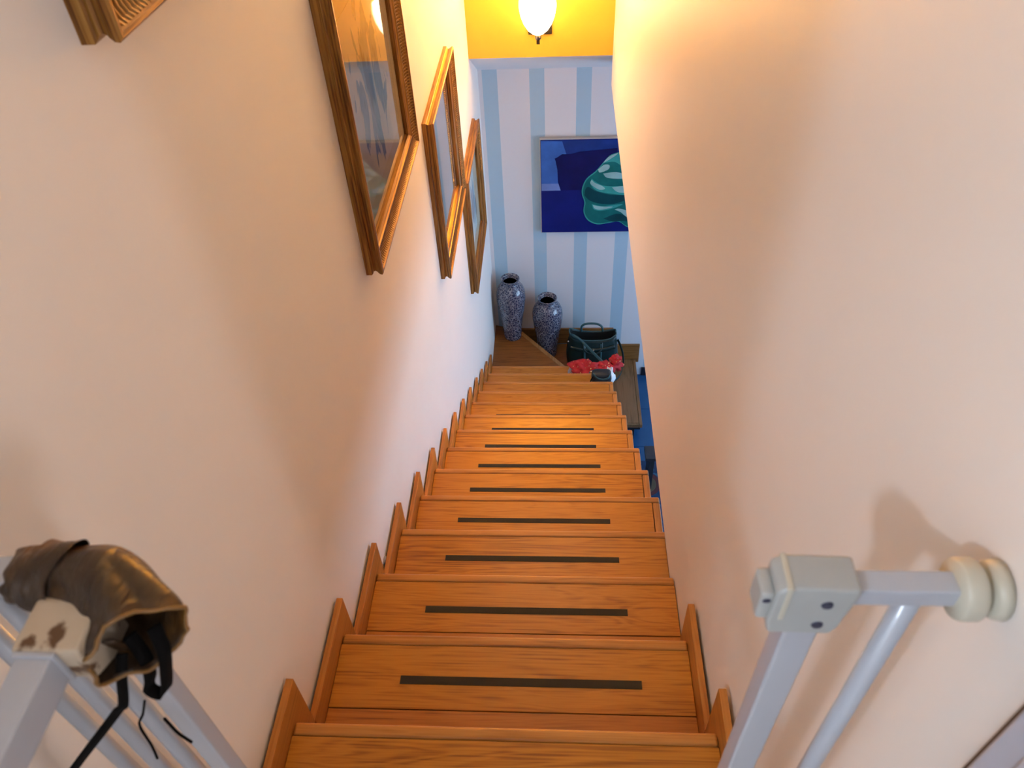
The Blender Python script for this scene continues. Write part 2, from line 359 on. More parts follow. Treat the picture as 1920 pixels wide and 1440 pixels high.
# hall behind the camera and the side room that lights the left wall
st('wall_hall_left', MB().box(-3.1, -3.0, -3.2, -.5, 3.24, 5.8), m_wall)
st('wall_hall_back', MB().box(-3.0, 3.35, -3.3, -3.2, 3.24, 5.8).box(3.85, 4.4, -3.3, -3.2, 3.24, 5.8).box(3.35, 3.85, -3.3, -3.2, 3.24, 4.02).box(3.35, 3.85, -3.3, -3.2, 5.46, 5.8), m_wall)
st('wall_hall_front', MB().box(-3.1, XL-.12, -.62, -.5, 3.24, 5.8), m_wall)
st('wall_side_room_front', MB().box(XR+.12, 4.4, -.36, -.26, 3.24, 5.8), m_wall)
st('wall_side_room', MB().box(4.3, 4.4, -3.2, -.36, 3.24, 5.8), m_wall)
def window(n, a, ax, u0, u1, z0, z1):
    # a: position of the wall face, ax: axis the wall is normal to, u: span along the wall
    def B(mb, d0, d1, p, q, r, t): return mb.box(a+d0, a+d1, p, q, r, t) if ax == 'x' else mb.box(p, q, a+d0, a+d1, r, t)
    mb = MB(); c = (u0+u1)/2
    for p, q, r, t in ((u0, u0+.04, z0, z1), (u1-.04, u1, z0, z1), (u0+.04, u1-.04, z0, z0+.05), (u0+.04, u1-.04, z1-.05, z1), (c-.012, c+.012, z0+.05, z1-.05)): B(mb, -.03, .03, p, q, r, t)
    o = st('window_%d' % n, mb, m_wframe)
    B(MB(), -.003, .003, u0+.04, u1-.04, z0+.05, z1-.05).build('pane', m_glass, o)
window(1, -3.25, 'y', 3.35, 3.85, 4.02, 5.46)
# lower room
st('wall_lower_right', MB().box(4.0, 4.1, -.6, .9, 0, 2.63).box(4.0, 4.1, 3.7, YF, 0, 2.63).box(4.0, 4.1, .9, 3.7, 0, .70).box(4.0, 4.1, .9, 3.7, 2.4, 2.63), m_white)
window(2, 4.05, 'x', .9, 3.7, .70, 2.4)
st('wall_lower_back', MB().box(XL-.12, 4.1, -.72, -.6, 0, 2.63), m_white)
fl = st('floor', MB().box(XL-.12, 4.1, -.72, YF+.12, -.1, -.004), m_grout)
tm = None
for i in range(9):
    for j in range(11):
        x0, y0 = .42+i*.40, 4.17-.4-j*.40
        if y0 < -.6 or x0+.4 > 4.03: continue
        if tm is None:
            o = MB().box(0, .396, 0, .396, -.004, 0).build('tile', m_tile, fl); tm = o.data
        else:
            o = bpy.data.objects.new('tile', tm); COL.objects.link(o); o.parent = fl
        o.location = (x0, y0, 0)
st('baseboard_far', MB().box(1.16, 4.0, YF-.014, YF, 0, .085), m_dbase, bevel=.003)
# door casing on the right wall beside the camera
dc = st('door_1', MB().box(XR-.010, XR, -.345, -.340, 3.24, 5.33), m_gap)
MB().box(XR-.016, XR+.12, -.420, -.345, 3.24, 5.33).build('casing', m_case, dc, bevel=.004)
MB().box(XR-.024, XR-.014, -.405, -.371, 3.24, 5.33).build('casing_moulding', m_case, dc, bevel=.004)
MB().box(XR-.016, XR+.12, -1.24, -1.17, 3.24, 5.33).build('casing', m_case, dc, bevel=.004)
MB().box(XR-.016, XR+.12, -1.17, -.42, 5.26, 5.33).build('casing', m_case, dc, bevel=.004)

# ------------------------------------------------------------------ staircase
sc = thing('staircase', (.4, 1.8, 0), 'orange oak staircase with black grip strips running down to the striped wall', 'staircase')
def slat(x0, x1, y0, y1, z0, z1): return MB().box(x0, x1, y0, y1, z0, z1)
for k in range(0, 14):
    z, y = zt(k), k*T
    x1 = .753 if k < 2 else (.7715 if k == 2 else .790)
    xe = x1 if k < 3 else .8165
    tr = slat(0, x1, y-.160, y-.0205, z-.034, z).build('tread', mw_tread, sc, bevel=.0012, seg=1)
    nb = slat(0, xe, y-.0200, y+.004, z-.034, z+.0012)
    nb.build('nosing', mw_nose, tr, bevel=.006, seg=3)
    slat(0, x1, y-T-.010, y-.1615, z-.034, z-.0003).build('back_board', mw_back, tr, bevel=.0012, seg=1)
    if k >= 3: slat(.7915, .8165, y-T-.010, y-.0215, z-.034, z+.0012).build('edge_trim', mw_trim, tr, bevel=.004)
    slat(0, min(x1, .79), y-.040, y-.022, zt(k+1), z-.034).build('riser', mw_back, tr)
    if 1 <= k <= 11:
        j = random.uniform(-.004, .004)
        slat(.143+j, .650+j, y-.107+j*.4, y-.089+j*.4, z, z+.0012).build('grip_strip', m_strip, tr)
# stepped skirting, one board per step along the left wall, two on the right
FS, HS, BR = .0545, .065, .0
def skirt(k, x0, x1):
    z, y = zt(k), k*T
    pts = [(y-T+FS, z+HS), (y-T+FS, z-.02), (y-.03, z-.02), (y-.03, z-RS+HS-.002), (y+FS, z-RS+HS-.002), (y+FS, z+HS)]
    MB().prism(pts, 'x', x0, x1).build('skirting_board', mw_skirt, sc, bevel=.0014, seg=2)
for k in range(0, 14): skirt(k, -.0145, -.0005)
for k in range(0, 2): skirt(k, .7535, .7675)
# unseen slab added under the steps so that no light leaks through
MB().prism([(-.28, 3.0), (-.28, 2.75), (3.40, .30), (3.46, .30), (3.46, .60)], 'x', .01, .78).build('light_leak_slab', m_white, sc)
# winders and bottom step
DA, DB = Vector((.128, YF-.002)), Vector((.690, 3.49))
dd = (DB-DA).normalized(); dn = Vector((dd.y, -dd.x)); dn = dn if dn.x < 0 else -dn      # towards the upper tread
zo = zt(14)
def P2(v): return (v.x, v.y)
w1 = MB().prism([(XL+.001, 3.452), (.70, 3.452), P2(DB+dn*.034), P2(DA+dn*.034+dd*.022), (XL+.001, YF-.002)], 'z', zo-.034, zo).build('winder_tread', mw_shaded, sc, label='triangular winder tread, its brown darkened for shade')
MB().prism([P2(DA+dn*.033+dd*.024), P2(DB+dn*.033), P2(DB), P2(DA)], 'z', zo-.034, zo+.0012).build('nosing', mw_shaded_nose, w1, bevel=.004)
MB().prism([P2(DA+dn*.05+dd*.04), P2(DB+dn*.05), P2(DB+dn*.036), P2(DA+dn*.036+dd*.026)], 'z', zt(15), zo-.034).build('riser', mw_shaded, w1)
zp = zt(15)
w2 = MB().prism([P2(DA+dn*.04+dd*.03), P2(DB+dn*.03), (.835, 3.45), (.835, YF-.002)], 'z', zp-.034, zp).build('winder_tread', mw_shaded, sc, label='lower winder tread, its brown darkened for shade')
MB().box(.836, .860, 3.45, YF-.002, zp-.034, zp+.0012).build('nosing', mw_shaded_nose, w2, bevel=.004)
MB().box(.815, .832, 3.46, YF-.002, zt(16), zp-.034).build('riser', mw_shaded, w2)
zq = zt(16)
w3 = MB().box(.78, 1.078, 3.448, YF-.002, zq-.034, zq).build('bottom_tread', mw_q, sc, label='grey-brown bottom step')
MB().box(1.079, 1.104, 3.428, YF-.002, zq-.034, zq+.001).build('nosing', mw_q, w3, bevel=.004)
MB().box(.80, 1.078, 3.428, 3.447, zq-.034, zq+.001).build('nosing', mw_q, w3, bevel=.004)
MB().box(.80, 1.09, 3.437, 3.46, zq-.062, zq-.034).build('fascia', m_black, w3)
MB().box(1.02, 1.05, 3.445, 3.475, 0, zq-.062).build('support_leg', m_black, w3, bevel=.002)
MB().box(1.02, 1.05, 4.08, 4.11, 0, zq-.034).build('support_leg', m_black, w3, bevel=.002)
MB().box(.80, .83, 3.46, 4.1, 0, zq-.034).build('support_panel', m_black, w3)
MB().prism([(.13, zp+.002), (.13, .51), (.91, .51), (.91, .34), (1.128, .34), (1.128, .155), (1.106, .155), (1.106, zq+.002), (.862, zq+.002), (.862, zp+.002)], 'y', YF-.018, YF).build('skirting_board', mw_skirtx, sc, bevel=.003)
# small cap in the left wall beside the third step
MB().lathe([(.012, 0), (.012, .003), (.008, .005)], (XL, .658, 2.581), 16, 'x').build('wall_cap', m_outlet, wl)

# ------------------------------------------------------------------ framed pictures on the left wall
PROF = [(0, 0), (0, .015), (.0015, .0160), (.0030, .0175), (.0065, .0190), (.0080, .023), (.0065, .028), (.0048, .030), (.0015, .036), (.0008, .042), (.004, .0445), (.009, .0445), (.011, .041), (.016, .034), (.026, .028), (.036, .027), (.038, .030), (.043, .030), (.045, .026), (.054, .021), (.055, .006), (.055, 0)]
def picture(y0, y1, z0, z1, label, m_art):
    t = thing('picture_frame', (XL, (y0+y1)/2, z0), label, 'picture', 'gilt frames on the left wall')
    c = [(y0, z0, 1, 1), (y1, z0, -1, 1), (y1, z1, -1, -1), (y0, z1, 1, -1)]
    for i in range(4):
        a, b = c[i], c[(i+1) % 4]
        R = [[(XL+d, q[0]+q[2]*u, q[1]+q[3]*u) for u, d in PROF] for q in (a, b)]
        rail = MB().rings(R).build('rail', m_gilt_v if i % 2 else m_gilt_h, t)
        # ribs across the cove
        mb = MB(); A, B2 = Vector((a[0]+a[2]*.012, a[1]+a[3]*.012)), Vector((b[0]+b[2]*.012, b[1]+b[3]*.012))
        L_ = (B2-A).length; al = (B2-A)/L_; inn = Vector((-al.y, al.x)); n = int(L_/.0095)
        for q in range(1, n):
            s = q*.0095; lim = min(s, L_-s)
            if lim < .006: continue
            ww = min(.024, lim)
            pr = [(0.000, .0405), (.004, .0355), (.013, .0310), (ww, .0290)]
            R = []
            for u, d in pr:
                u = min(u, ww); p = A + al*s + inn*u
                def V(o_, dd_): w = p + al*o_; return (XL+dd_, w.x, w.y)
                R.append([V(-.0036, d-.004), V(-.0014, d+.0016), V(.0014, d+.0016), V(.0036, d-.004)])
            mb.rings(R, closed=False)
        mb.build('ribs', m_rib, rail, kind='stuff')
    MB().box(XL+.004, XL+.008, y0+.05, y1-.05, z0+.05, z1-.05).build('mat_board', m_mat, t)
    MB().box(XL+.0082, XL+.0092, y0+.115, y1-.115, z0+.115, z1-.115).build('print', m_art, t)
    g = MB(); g._f([g.bm.verts.new(p) for p in [(XL+.0125, y0+.052, z0+.052), (XL+.0125, y1-.052, z0+.052), (XL+.0125, y1-.052, z1-.052), (XL+.0125, y0+.052, z1-.052)]])
    g.build('glass', m_glass, t)
picture(.245, .98, 4.168, 4.86, 'gilt picture frame at the top left corner, nearest the camera', art('print_a', 3.1, 0, .35))
picture(1.057, 1.790, 3.285, 3.98, 'large gilt framed foliage print, second down the stairs, reflecting the lamp', art('print_b', 8.6, -.02, .37))
picture(2.090, 2.830, 2.515, 3.205, 'gilt framed blue-grey foliage print in the middle of the stair wall', art('print_c', 1.9, -.02, .36))
picture(2.937, 3.672, 1.790, 2.487, 'gilt framed print farthest down the stairs beside the blue stripes', art('print_d', 5.3, .02, .34))

# ------------------------------------------------------------------ wall lamp on the yellow wall
lx, ly, lz = .370, 3.615, 2.985
t = thing('wall_sconce', (lx, YE, lz), 'lit frosted glass bowl wall lamp on the yellow wall', 'lamp')
MB().box(lx-.055, lx+.072, YE-.014, YE, lz-.066, lz+.16).build('back_plate', m_bronze, t, bevel=.003)
MB().tube(catmull([(lx, YE-.012, lz+.0), (lx, YE-.05, lz-.035), (lx, ly+.02, lz-.035), (lx, ly, lz-.028)], 5), .009, 10).build('arm', m_steel, t, smooth=True)
bowl = [(.012, -.020), (.030, -.016), (.054, .004), (.074, .034), (.088, .070), (.095, .105), (.0965, .125), (.094, .148), (.091, .160), (.087, .160), (.090, .146), (.092, .125), (.083, .072), (.068, .038), (.048, .010), (.020, -.008), (.004, -.010)]
MB().lathe(bowl, (lx, ly, lz), 40).build('glass_shade', m_shade, t, smooth=True, label='glowing white glass bowl')
MB().lathe([(.0, -.052), (.006, -.052), (.015, -.044), (.018, -.030), (.014, -.018), (.0, -.018)], (lx, ly, lz), 20).build('finial_cup', m_steel, t, smooth=True)
bl = bpy.data.lights.new('sconce_bulb', 'POINT'); bl.energy = BULB_POWER; bl.color = (1, .76, .44); bl.shadow_soft_size = .04
bo = bpy.data.objects.new('sconce_bulb', bl); COL.objects.link(bo); bo.location = (lx, ly, lz+.075)
MB().box(lx-.009, lx+.009, ly-.009, ly+.009, lz-.070, lz-.050).build('finial_knob', m_bronze, t, bevel=.002)

# ------------------------------------------------------------------ blue canvas on the striped wall
t = thing('canvas_painting', (.9, YF, 1.41), 'unframed blue abstract canvas with a green swirling form on the striped wall', 'painting')
PX0, PX1, PZ0, PZ1, PY = .353, 1.36, 1.412, 2.122, 4.14
m_canv = plain('ultramarine_canvas', (.005, .011, .15), .55, spec=.18, var=.5, bscale=5)
m_canv2 = plain('lighter_blue_paint', (.018, .075, .36), .5, var=.5, bscale=9)
m_edge = plain('raw_canvas_edge', (.45, .43, .42), .8)
MB().box(PX0, PX1, PY, YF-.001, PZ0, PZ1).build('stretcher', m_edge, t, bevel=.002)
cv = MB().box(PX0+.006, PX1-.006, PY-.0015, PY, PZ0+.004, PZ1-.008).build('canvas_face', m_canv, t)
LAY = [0]
def paint(name, pts, mat, lay):
    P = [(p.x, p.y) for p in catmull([(a, b, 0) for a, b in pts] + [(pts[0][0], pts[0][1], 0)], 4)][:-1]
    d = PY-.0015-.0006*lay
    MB().prism(P, 'y', d-.0005, d).build(name, mat, cv)
def mixp(name, col): return plain(name, col, .55, spec=.18, var=.42, bscale=11)
p_lb = mixp('sky_blue_paint', (.04, .13, .46)); p_nv = mixp('deep_navy_paint', (.005, .006, .085)); p_mid = mixp('cobalt_paint', (.010, .035, .21))
p_g = mixp('sea_green_paint', (.006, .13, .13)); p_gl = mixp('light_green_paint', (.035, .30, .28)); p_w = mixp('pale_mint_paint', (.28, .48, .48)); p_dk = mixp('dark_green_paint', (.003, .050, .065)); p_vl = mixp('pale_violet_paint', (.16, .24, .55))
def straight(name, pts, mat, lay):
    d = PY-.0015-.0006*lay
    MB().prism(pts, 'y', d-.0005, d).build(name, mat, cv)
straight('paint_patch', [(.362, 2.111), (.95, 2.108), (.95, 2.03), (.74, 2.02), (.544, 2.012), (.50, 2.012), (.362, 2.02)], p_mid, 1)
straight('paint_patch', [(.362, 2.108), (.50, 2.104), (.528, 2.012), (.450, 1.984), (.462, 1.955), (.470, 1.907), (.472, 1.815), (.478, 1.785), (.491, 1.748), (.362, 1.747)], p_lb, 2)
straight('paint_patch', [(.362, 1.800), (.476, 1.800), (.491, 1.748), (.362, 1.747)], p_vl, 3)
straight('paint_patch', [(.455, 1.982), (.50, 2.014), (.55, 2.012), (.62, 2.03), (.86, 2.05), (.86, 1.75), (.493, 1.75), (.478, 1.80), (.474, 1.88)], p_nv, 4)
blob = [(.868, 2.022), (.809, 1.998), (.757, 1.932), (.721, 1.887), (.664, 1.835), (.638, 1.773), (.635, 1.718), (.654, 1.654), (.649, 1.581), (.679, 1.514), (.745, 1.479), (.818, 1.487), (.896, 1.498), (.964, 1.451), (1.08, 1.44), (1.19, 1.52), (1.25, 1.66), (1.22, 1.83), (1.12, 1.96), (.98, 2.03)]
paint('paint_swirl', blob, p_gl, 5)
cx = sum(p[0] for p in blob)/len(blob); cz = sum(p[1] for p in blob)/len(blob)
paint('paint_swirl', [((a-cx)*.965+cx, (b-cz)*.965+cz) for a, b in blob], p_g, 6)
paint('paint_stroke', [(.653, 1.71), (.690, 1.669), (.761, 1.644), (.86, 1.642), (.93, 1.665), (1.02, 1.69), (.92, 1.705), (.829, 1.711), (.73, 1.74), (.68, 1.773), (.659, 1.757)], p_dk, 7)
paint('paint_stroke', [(.79, 1.525), (.87, 1.56), (.93, 1.55), (.97, 1.50), (.92, 1.505), (.85, 1.50)], p_dk, 7)
paint('paint_stroke', [(.699, 1.835), (.690, 1.796), (.74, 1.742), (.856, 1.716), (.96, 1.712), (1.0, 1.775), (.84, 1.775), (.77, 1.784), (.72, 1.815)], p_gl, 8)
paint('paint_stroke', [(.699, 1.827), (.692, 1.796), (.75, 1.752), (.79, 1.757), (.77, 1.779), (.721, 1.803)], p_w, 9)
paint('paint_stroke', [(.836, 1.768), (.87, 1.735), (.92, 1.725), (1.0, 1.74), (.96, 1.775), (.90, 1.775)], p_w, 9)
paint('paint_stroke', [(.773, 1.871), (.802, 1.84), (.899, 1.831), (.97, 1.85), (.894, 1.872), (.848, 1.881)], p_w, 9)
paint('paint_stroke', [(.738, 1.902), (.778, 1.935), (.812, 1.931), (.806, 1.901), (.752, 1.879)], p_w, 9)
paint('paint_stroke', [(.705, 1.640), (.72, 1.60), (.777, 1.588), (.862, 1.610), (.917, 1.638), (.847, 1.632), (.776, 1.625)], p_gl, 8)
paint('paint_stroke', [(.713, 1.634), (.726, 1.606), (.777, 1.597), (.85, 1.618), (.776, 1.620)], p_w, 9)
paint('paint_stroke', [(.863, 1.596), (.906, 1.575), (.952, 1.535), (1.0, 1.54), (.942, 1.588), (.891, 1.603)], p_w, 9)
paint('paint_stroke', [(.869, 2.012), (.816, 1.988), (.777, 1.952), (.845, 1.955), (.90, 1.925), (.97, 1.95), (.94, 2.01)], p_gl, 8)
paint('paint_stroke', [(.868, 2.019), (.809, 1.994), (.772, 1.950), (.80, 1.965), (.85, 2.0)], p_w, 9)

# ------------------------------------------------------------------ two tall vases
VP = [(.0, 0), (.062, 0), (.066, .004), (.068, .02), (.074, .10), (.086, .20), (.101, .30), (.108, .36), (.109, .40), (.105, .44), (.092, .475), (.074, .500), (.060, .513), (.057, .522), (.059, .535), (.066, .546), (.070, .550), (.068, .553), (.060, .550), (.053, .535), (.051, .520), (.06, .49), (.08, .46), (.08, .40), (.04, .10), (.0, .09)]
def vase(x, y, z, label, sx=1.0):
    t = thing('vase', (x, y, z), label, 'vase', 'tall scrollwork vases at the turn of the stairs')
    MB().lathe([(r*sx, h) for r, h in VP[:21]], (x, y, z), 40).build('body', m_vase, t, smooth=True)
    MB().lathe([(r*sx, h) for r, h in VP[20:]], (x, y, z), 40).build('inner_wall', m_vasein, t, smooth=True)
vase(.122, 4.035, zo, 'tall navy and white vase in the corner against the left wall')
vase(.392, 4.035, zp, 'tall navy and white vase one step lower, beside the green handbag', 1.06)

# ------------------------------------------------------------------ green handbag
bx, by, bz = .735, 3.935, zp
t = thing('handbag', (bx, by, bz), 'open dark green leather handbag slumped on the winder step under the canvas', 'handbag')
def sring(z, hw, hd, n=48, ex=4.0, lift=0, yo=0):
    out = []
    for k in range(n):
        a = 2*math.pi*k/n; c, s_ = math.cos(a), math.sin(a)
        x = math.copysign(abs(c)**(2/ex), c)*hw; y = math.copysign(abs(s_)**(2/ex), s_)*hd
        w = 1 + .012*math.sin(9*a+z*40)
        out.append((bx+x*w, by+yo+y*w, bz+z + lift*(abs(x)/hw)**3*(1.0 if x < 0 else .75)))
    return out
hs_ = [(0.002, .165, .070), (.012, .182, .082), (.05, .193, .094), (.11, .197, .098), (.17, .192, .090), (.21, .184, .074), (.235, .178, .060), (.262, .176, .054)]
R = [sring(h, w, d, lift=.055*(max(0, h-.15)/.11)**2) for h, w, d in hs_]
R += [sring(.258, .170, .047, lift=.05), sring(.22, .166, .044, lift=.0), sring(.16, .16, .05)]
o = MB().rings(R).build('body', m_leather, t, smooth=True)
MB().rings([sring(.256, .169, .046, lift=.048), sring(.215, .164, .043), sring(.155, .158, .049)], cap0=False).build('lining', m_lining, t, smooth=True)
# rolled rim, handle, front flap, piping straps, clasp
rim = sring(.262, .176, .055, lift=.055); MB().tube(rim + [rim[0]], .0045, 8).build('rim', m_leather2, t, smooth=True)
MB().tube(catmull([(bx-.085, by+.05, bz+.265), (bx-.08, by+.06, bz+.312), (bx-.04, by+.065, bz+.330), (bx+.03, by+.065, bz+.328), (bx+.07, by+.06, bz+.305), (bx+.08, by+.05, bz+.262)], 6), .0085, 10).build('handle', m_leather2, t, smooth=True)
MB().tube(catmull([(bx-.07, by-.05, bz+.245), (bx-.065, by-.085, bz+.20), (bx-.03, by-.103, bz+.178), (bx+.03, by-.103, bz+.178), (bx+.065, by-.085, bz+.20), (bx+.07, by-.05, bz+.245)], 6), .007, 10).build('handle', m_leather, t, smooth=True)
for sx in (-.062, .062):
    MB().ribbon(catmull([(bx+sx, by-.064, bz+.235), (bx+sx, by-.094, bz+.18), (bx+sx, by-.102, bz+.11), (bx+sx, by-.098, bz+.05), (bx+sx, by-.086, bz+.012)], 5), .016, .004, (1, 0, 0)).build('front_band', m_leather2, t, smooth=True)
MB().ribbon(catmull([(bx-.172, by-.070, bz+.205), (bx-.09, by-.086, bz+.197), (bx, by-.088, bz+.193), (bx+.09, by-.086, bz+.200), (bx+.170, by-.068, bz+.215)], 6), .03, .005, (0, .35, 1)).build('front_flap', m_leather, t, smooth=True)
MB().box(bx+.000, bx+.010, by-.098, by-.090, bz+.176, bz+.206).build('clasp', m_metal, t, bevel=.002)
MB().lathe([(.0, -.006), (.008, -.004), (.008, .004), (.0, .006)], (bx-.182, by-.03, bz+.235), 12).build('ring', m_metal, t, smooth=True)
# shoulder strap: from the left end across the front, over the scarf, and back up the right end
sp_ = [(.568, 3.905, .665), (.585, 3.865, .690), (.626, 3.838, .680), (.674, 3.800, .655), (.729, 3.70, .663), (.782, 3.58, .693), (.824, 3.46, .741), (.847, 3.40, .736)]
MB().ribbon(catmull(sp_, 7), .020, .0035, (1, .5, .6)).build('shoulder_strap', m_leather2, t, smooth=True)
sp_ = [(.847, 3.40, .736), (.853, 3.40, .705), (.874, 3.45, .621), (.910, 3.52, .586), (.939, 3.60, .569), (.957, 3.70, .551), (.958, 3.78, .565), (.946, 3.86, .580), (.925, 3.93, .590)]
MB().ribbon(catmull(sp_, 7), .018, .0035, (.3, .6, .8)).build('shoulder_strap', m_leather, t, smooth=True)

# ------------------------------------------------------------------ scarf, pouch and odds and ends on the steps
zn, zm = zt(13), zt(12)
def lump(c, rx, ry, rz, amp, fr, seed, n=40, mtn=22, zfloor=None, ex=2.4):
    R = []
    for i in range(mtn+1):
        ph = -math.pi/2 + math.pi*i/mtn; ring = []
        for k in range(n):
            a = 2*math.pi*k/n
            d = Vector((math.cos(ph)*math.cos(a), math.cos(ph)*math.sin(a), math.sin(ph)))
            q = 1 + amp*(noise.noise(d*fr + Vector((seed, 0, 0))) + .5*abs(noise.noise(d*fr*2.3 + Vector((0, seed, 0)))))
            z = c[2] + d.z*rz*q
            if zfloor is not None: z = max(z, zfloor + .0005*(d.z+1))
            ring.append((c[0]+d.x*rx*q, c[1]+d.y*ry*q, z))
        R.append(ring)
    return R
t = thing('scarf', (.68, 3.42, zn), 'crumpled red printed scarf with pale fringe spilling in front of the handbag', 'scarf')
mb = MB().rings(lump((.665, 3.405, zn+.045), .105, .082, .052, .55, 2.6, 4.2, zfloor=zn+.002))
mb.rings(lump((.79, 3.42, zn+.05), .08, .05, .028, .6, 2.8, 9.1, n=28, mtn=16))
mb.rings(lump((.875, 3.47, zn+.050), .042, .045, .048, .7, 2.2, 1.7, n=28, mtn=16))
mb.build('cloth', m_scarf, t, smooth=True)
mb = MB()
for i in range(16):
    u = i/15; p = Vector((.598-.02*math.sin(u*3)+.05*u*0, 3.47-.13*u, zn+.060-.03*u))
    mb.tube([p, p+Vector((-.016, -.004, .004)), p+Vector((-.030-.006*random.random(), -.012, -.012)), p+Vector((-.036, -.018, -.035+.02*u))], .0026, 5)
mb.build('fringe', m_fringe, t, kind='stuff')
t = thing('pouch', (.757, 3.14, zm), 'black fabric pouch on the step edge in front of the scarf', 'pouch')
R = [];
for h, w, d in [(.001, .058, .036), (.008, .064, .042), (.045, .066, .045), (.075, .063, .040), (.088, .056, .030), (.092, .045, .020)]:
    R.append([(.757+math.copysign(abs(math.cos(a))**.5, math.cos(a))*w, 3.145+math.copysign(abs(math.sin(a))**.5, math.sin(a))*d, zm+h) for a in [2*math.pi*k/32 for k in range(32)]])
MB().rings(R).build('body', m_bag2, t, smooth=True)
MB().ribbon(catmull([(.70, 3.125, zm+.094), (.725, 3.10, zm+.075), (.765, 3.096, zm+.066), (.80, 3.10, zm+.076), (.815, 3.125, zm+.094)], 6), .012, .003, (0, .3, 1)).build('flap_edge', m_leather2, t, smooth=True)
MB().tube(catmull([(.700, 3.11, zm+.080), (.684, 3.085, zm+.060), (.682, 3.08, zm+.025), (.70, 3.08, zm+.006)], 6), .004, 8).build('loop', m_blackstrap, t, smooth=True)
t = thing('crumpled_tissue', (.826, 3.305, zn), 'crumpled white tissue lying between the black pouch and the red scarf', 'tissue')
MB().rings(lump((.826, 3.30, zn+.075), .030, .034, .073, .5, 2.4, 7.7, n=24, mtn=14, zfloor=zn+.001)).build('sheet', m_tissue, t, smooth=True)
t = thing('patchwork_purse', (.726, 3.285, zn), 'small navy, white and orange patchwork purse behind the black pouch', 'purse')
R = []
for h, w, d in [(.001, .04, .022), (.01, .046, .026), (.07, .048, .028), (.12, .044, .024), (.14, .036, .014)]:
    R.append([(.726+math.copysign(abs(math.cos(a))**.6, math.cos(a))*w, 3.285+math.copysign(abs(math.sin(a))**.6, math.sin(a))*d, zn+h) for a in [2*math.pi*k/28 for k in range(28)]])
MB().rings(R).build('body', m_patch, t, smooth=True)
MB().tube(catmull([(.690, 3.285, zn+.140), (.726, 3.283, zn+.146), (.762, 3.285, zn+.140)], 5), .003, 8).build('zip', m_metal, t, smooth=True)

# ------------------------------------------------------------------ rug and low table in the lower room
tag(MB().box(.86, 2.5, 1.3, 3.22, .0002, .012).build('rug', m_rug, bevel=.004), 'dark blue patterned rug with a ringed medallion on the lower floor', 'rug')
t = thing('low_table', (1.5, 3.06, .012), 'dark grey low wooden table standing at the end of the rug', 'table')
MB().box(1.075, 1.95, 2.945, 3.065, .325, .355).build('table_top', m_table, t, bevel=.004)
for x in (1.12, 1.905):
    for y in (2.97, 3.04): MB().box(x-.02, x+.02, y-.02, y+.02, .012, .325).build('leg', m_table, t, bevel=.002)

# ------------------------------------------------------------------ safety gate at the head of the stairs
zg = 3.985
t = thing('safety_gate', (.37, -.265, 3.24), 'white metal stair safety gate standing open, its hinge wrapped in brown tape', 'gate')
ty0, ty1 = -.2745, -.2565; GZ = zg-.018
def cup(x, s, z):
    # threaded rubber pad against the wall; s: +1 right wall, -1 left wall
    c = (x, (ty0+ty1)/2, z)
    MB().lathe([(.0, -.030*s), (.020, -.030*s), (.0215, -.027*s), (.0215, -.017*s), (.019, -.014*s), (.0, -.014*s)], c, 24, 'x').build('adjuster_wheel', m_cup, t, smooth=True)
    MB().lathe([(.0, -.016*s), (.008, -.016*s), (.008, -.008*s), (.0, -.008*s)], c, 16, 'x').build('bolt', m_bronze, t, smooth=True)
    MB().lathe([(.0, -.009*s), (.017, -.009*s), (.020, -.006*s), (.021, 0.0), (.0, 0.0)], c, 24, 'x').build('wall_pad', m_cup, t, smooth=True)
for z in (zg-.009, 3.295): cup(XR, 1, z); cup(XL, -1, z)
# right jamb
MB().box(.664, .7475, ty0, ty1, GZ, zg).build('top_tube', m_gate, t, bevel=.002)
MB().box(.638, .663, ty0+.000, ty1+.004, 3.26, 3.945).build('post', m_gate, t, bevel=.003)
MB().tube([(.7185, -.2655, 3.28), (.7185, -.2655, GZ+.002)], .0085, 14).build('bar', m_gate, t, smooth=True)
MB().box(.664, .7475, ty0, ty1, 3.285, 3.305).build('bottom_tube', m_gate, t, bevel=.002)
lk = MB().prism([(.624, 3.935), (.668, 3.935), (.672, 3.945), (.677, 3.985), (.677, 3.992), (.628, 3.994), (.622, 3.988), (.621, 3.950)], 'y', -.279, -.250).build('latch_housing', m_plastic, t, bevel=.003)
MB().box(.613, .623, -.276, -.253, 3.950, 3.982).build('latch_tongue', m_plastic, lk, bevel=.003)
MB().box(.6275, .6315, -.2795, -.2505, 3.955, 3.9947).build('seam', m_cup, lk, bevel=.0008)
for (x, z) in ((.657, 3.975), (.656, 3.949)):
    MB().lathe([(.0, 0), (.0042, 0), (.0036, -.0012), (.0, -.0012)], (x, -.279, z), 16, 'y').build('screw_cap', m_dot, lk)
MB().lathe([(.0, 0), (.003, 0), (.0, -.001)], (.6175, -.276, 3.974), 12, 'y').build('screw_cap', m_dot, lk)
# left jamb with its own bars
MB().box(.000, .140, ty0-.004, ty1+.002, GZ-.004, zg).build('top_tube', m_gate, t, bevel=.002)
MB().box(.000, .140, ty0, ty1, 3.285, 3.305).build('bottom_tube', m_gate, t, bevel=.002)
MB().box(.118, .138, ty0-.002, ty1, 3.26, 3.967).build('post', m_gate, t, bevel=.003)
for x in (.014, .052, .088):
    MB().tube([(x, -.2655, 3.29), (x, -.2655, GZ)], .0082, 14).build('bar', m_gate, t, smooth=True)
MB().box(.02, .663, ty0, ty1, 3.2415, 3.262).build('threshold_bar', m_gate, t, bevel=.002)
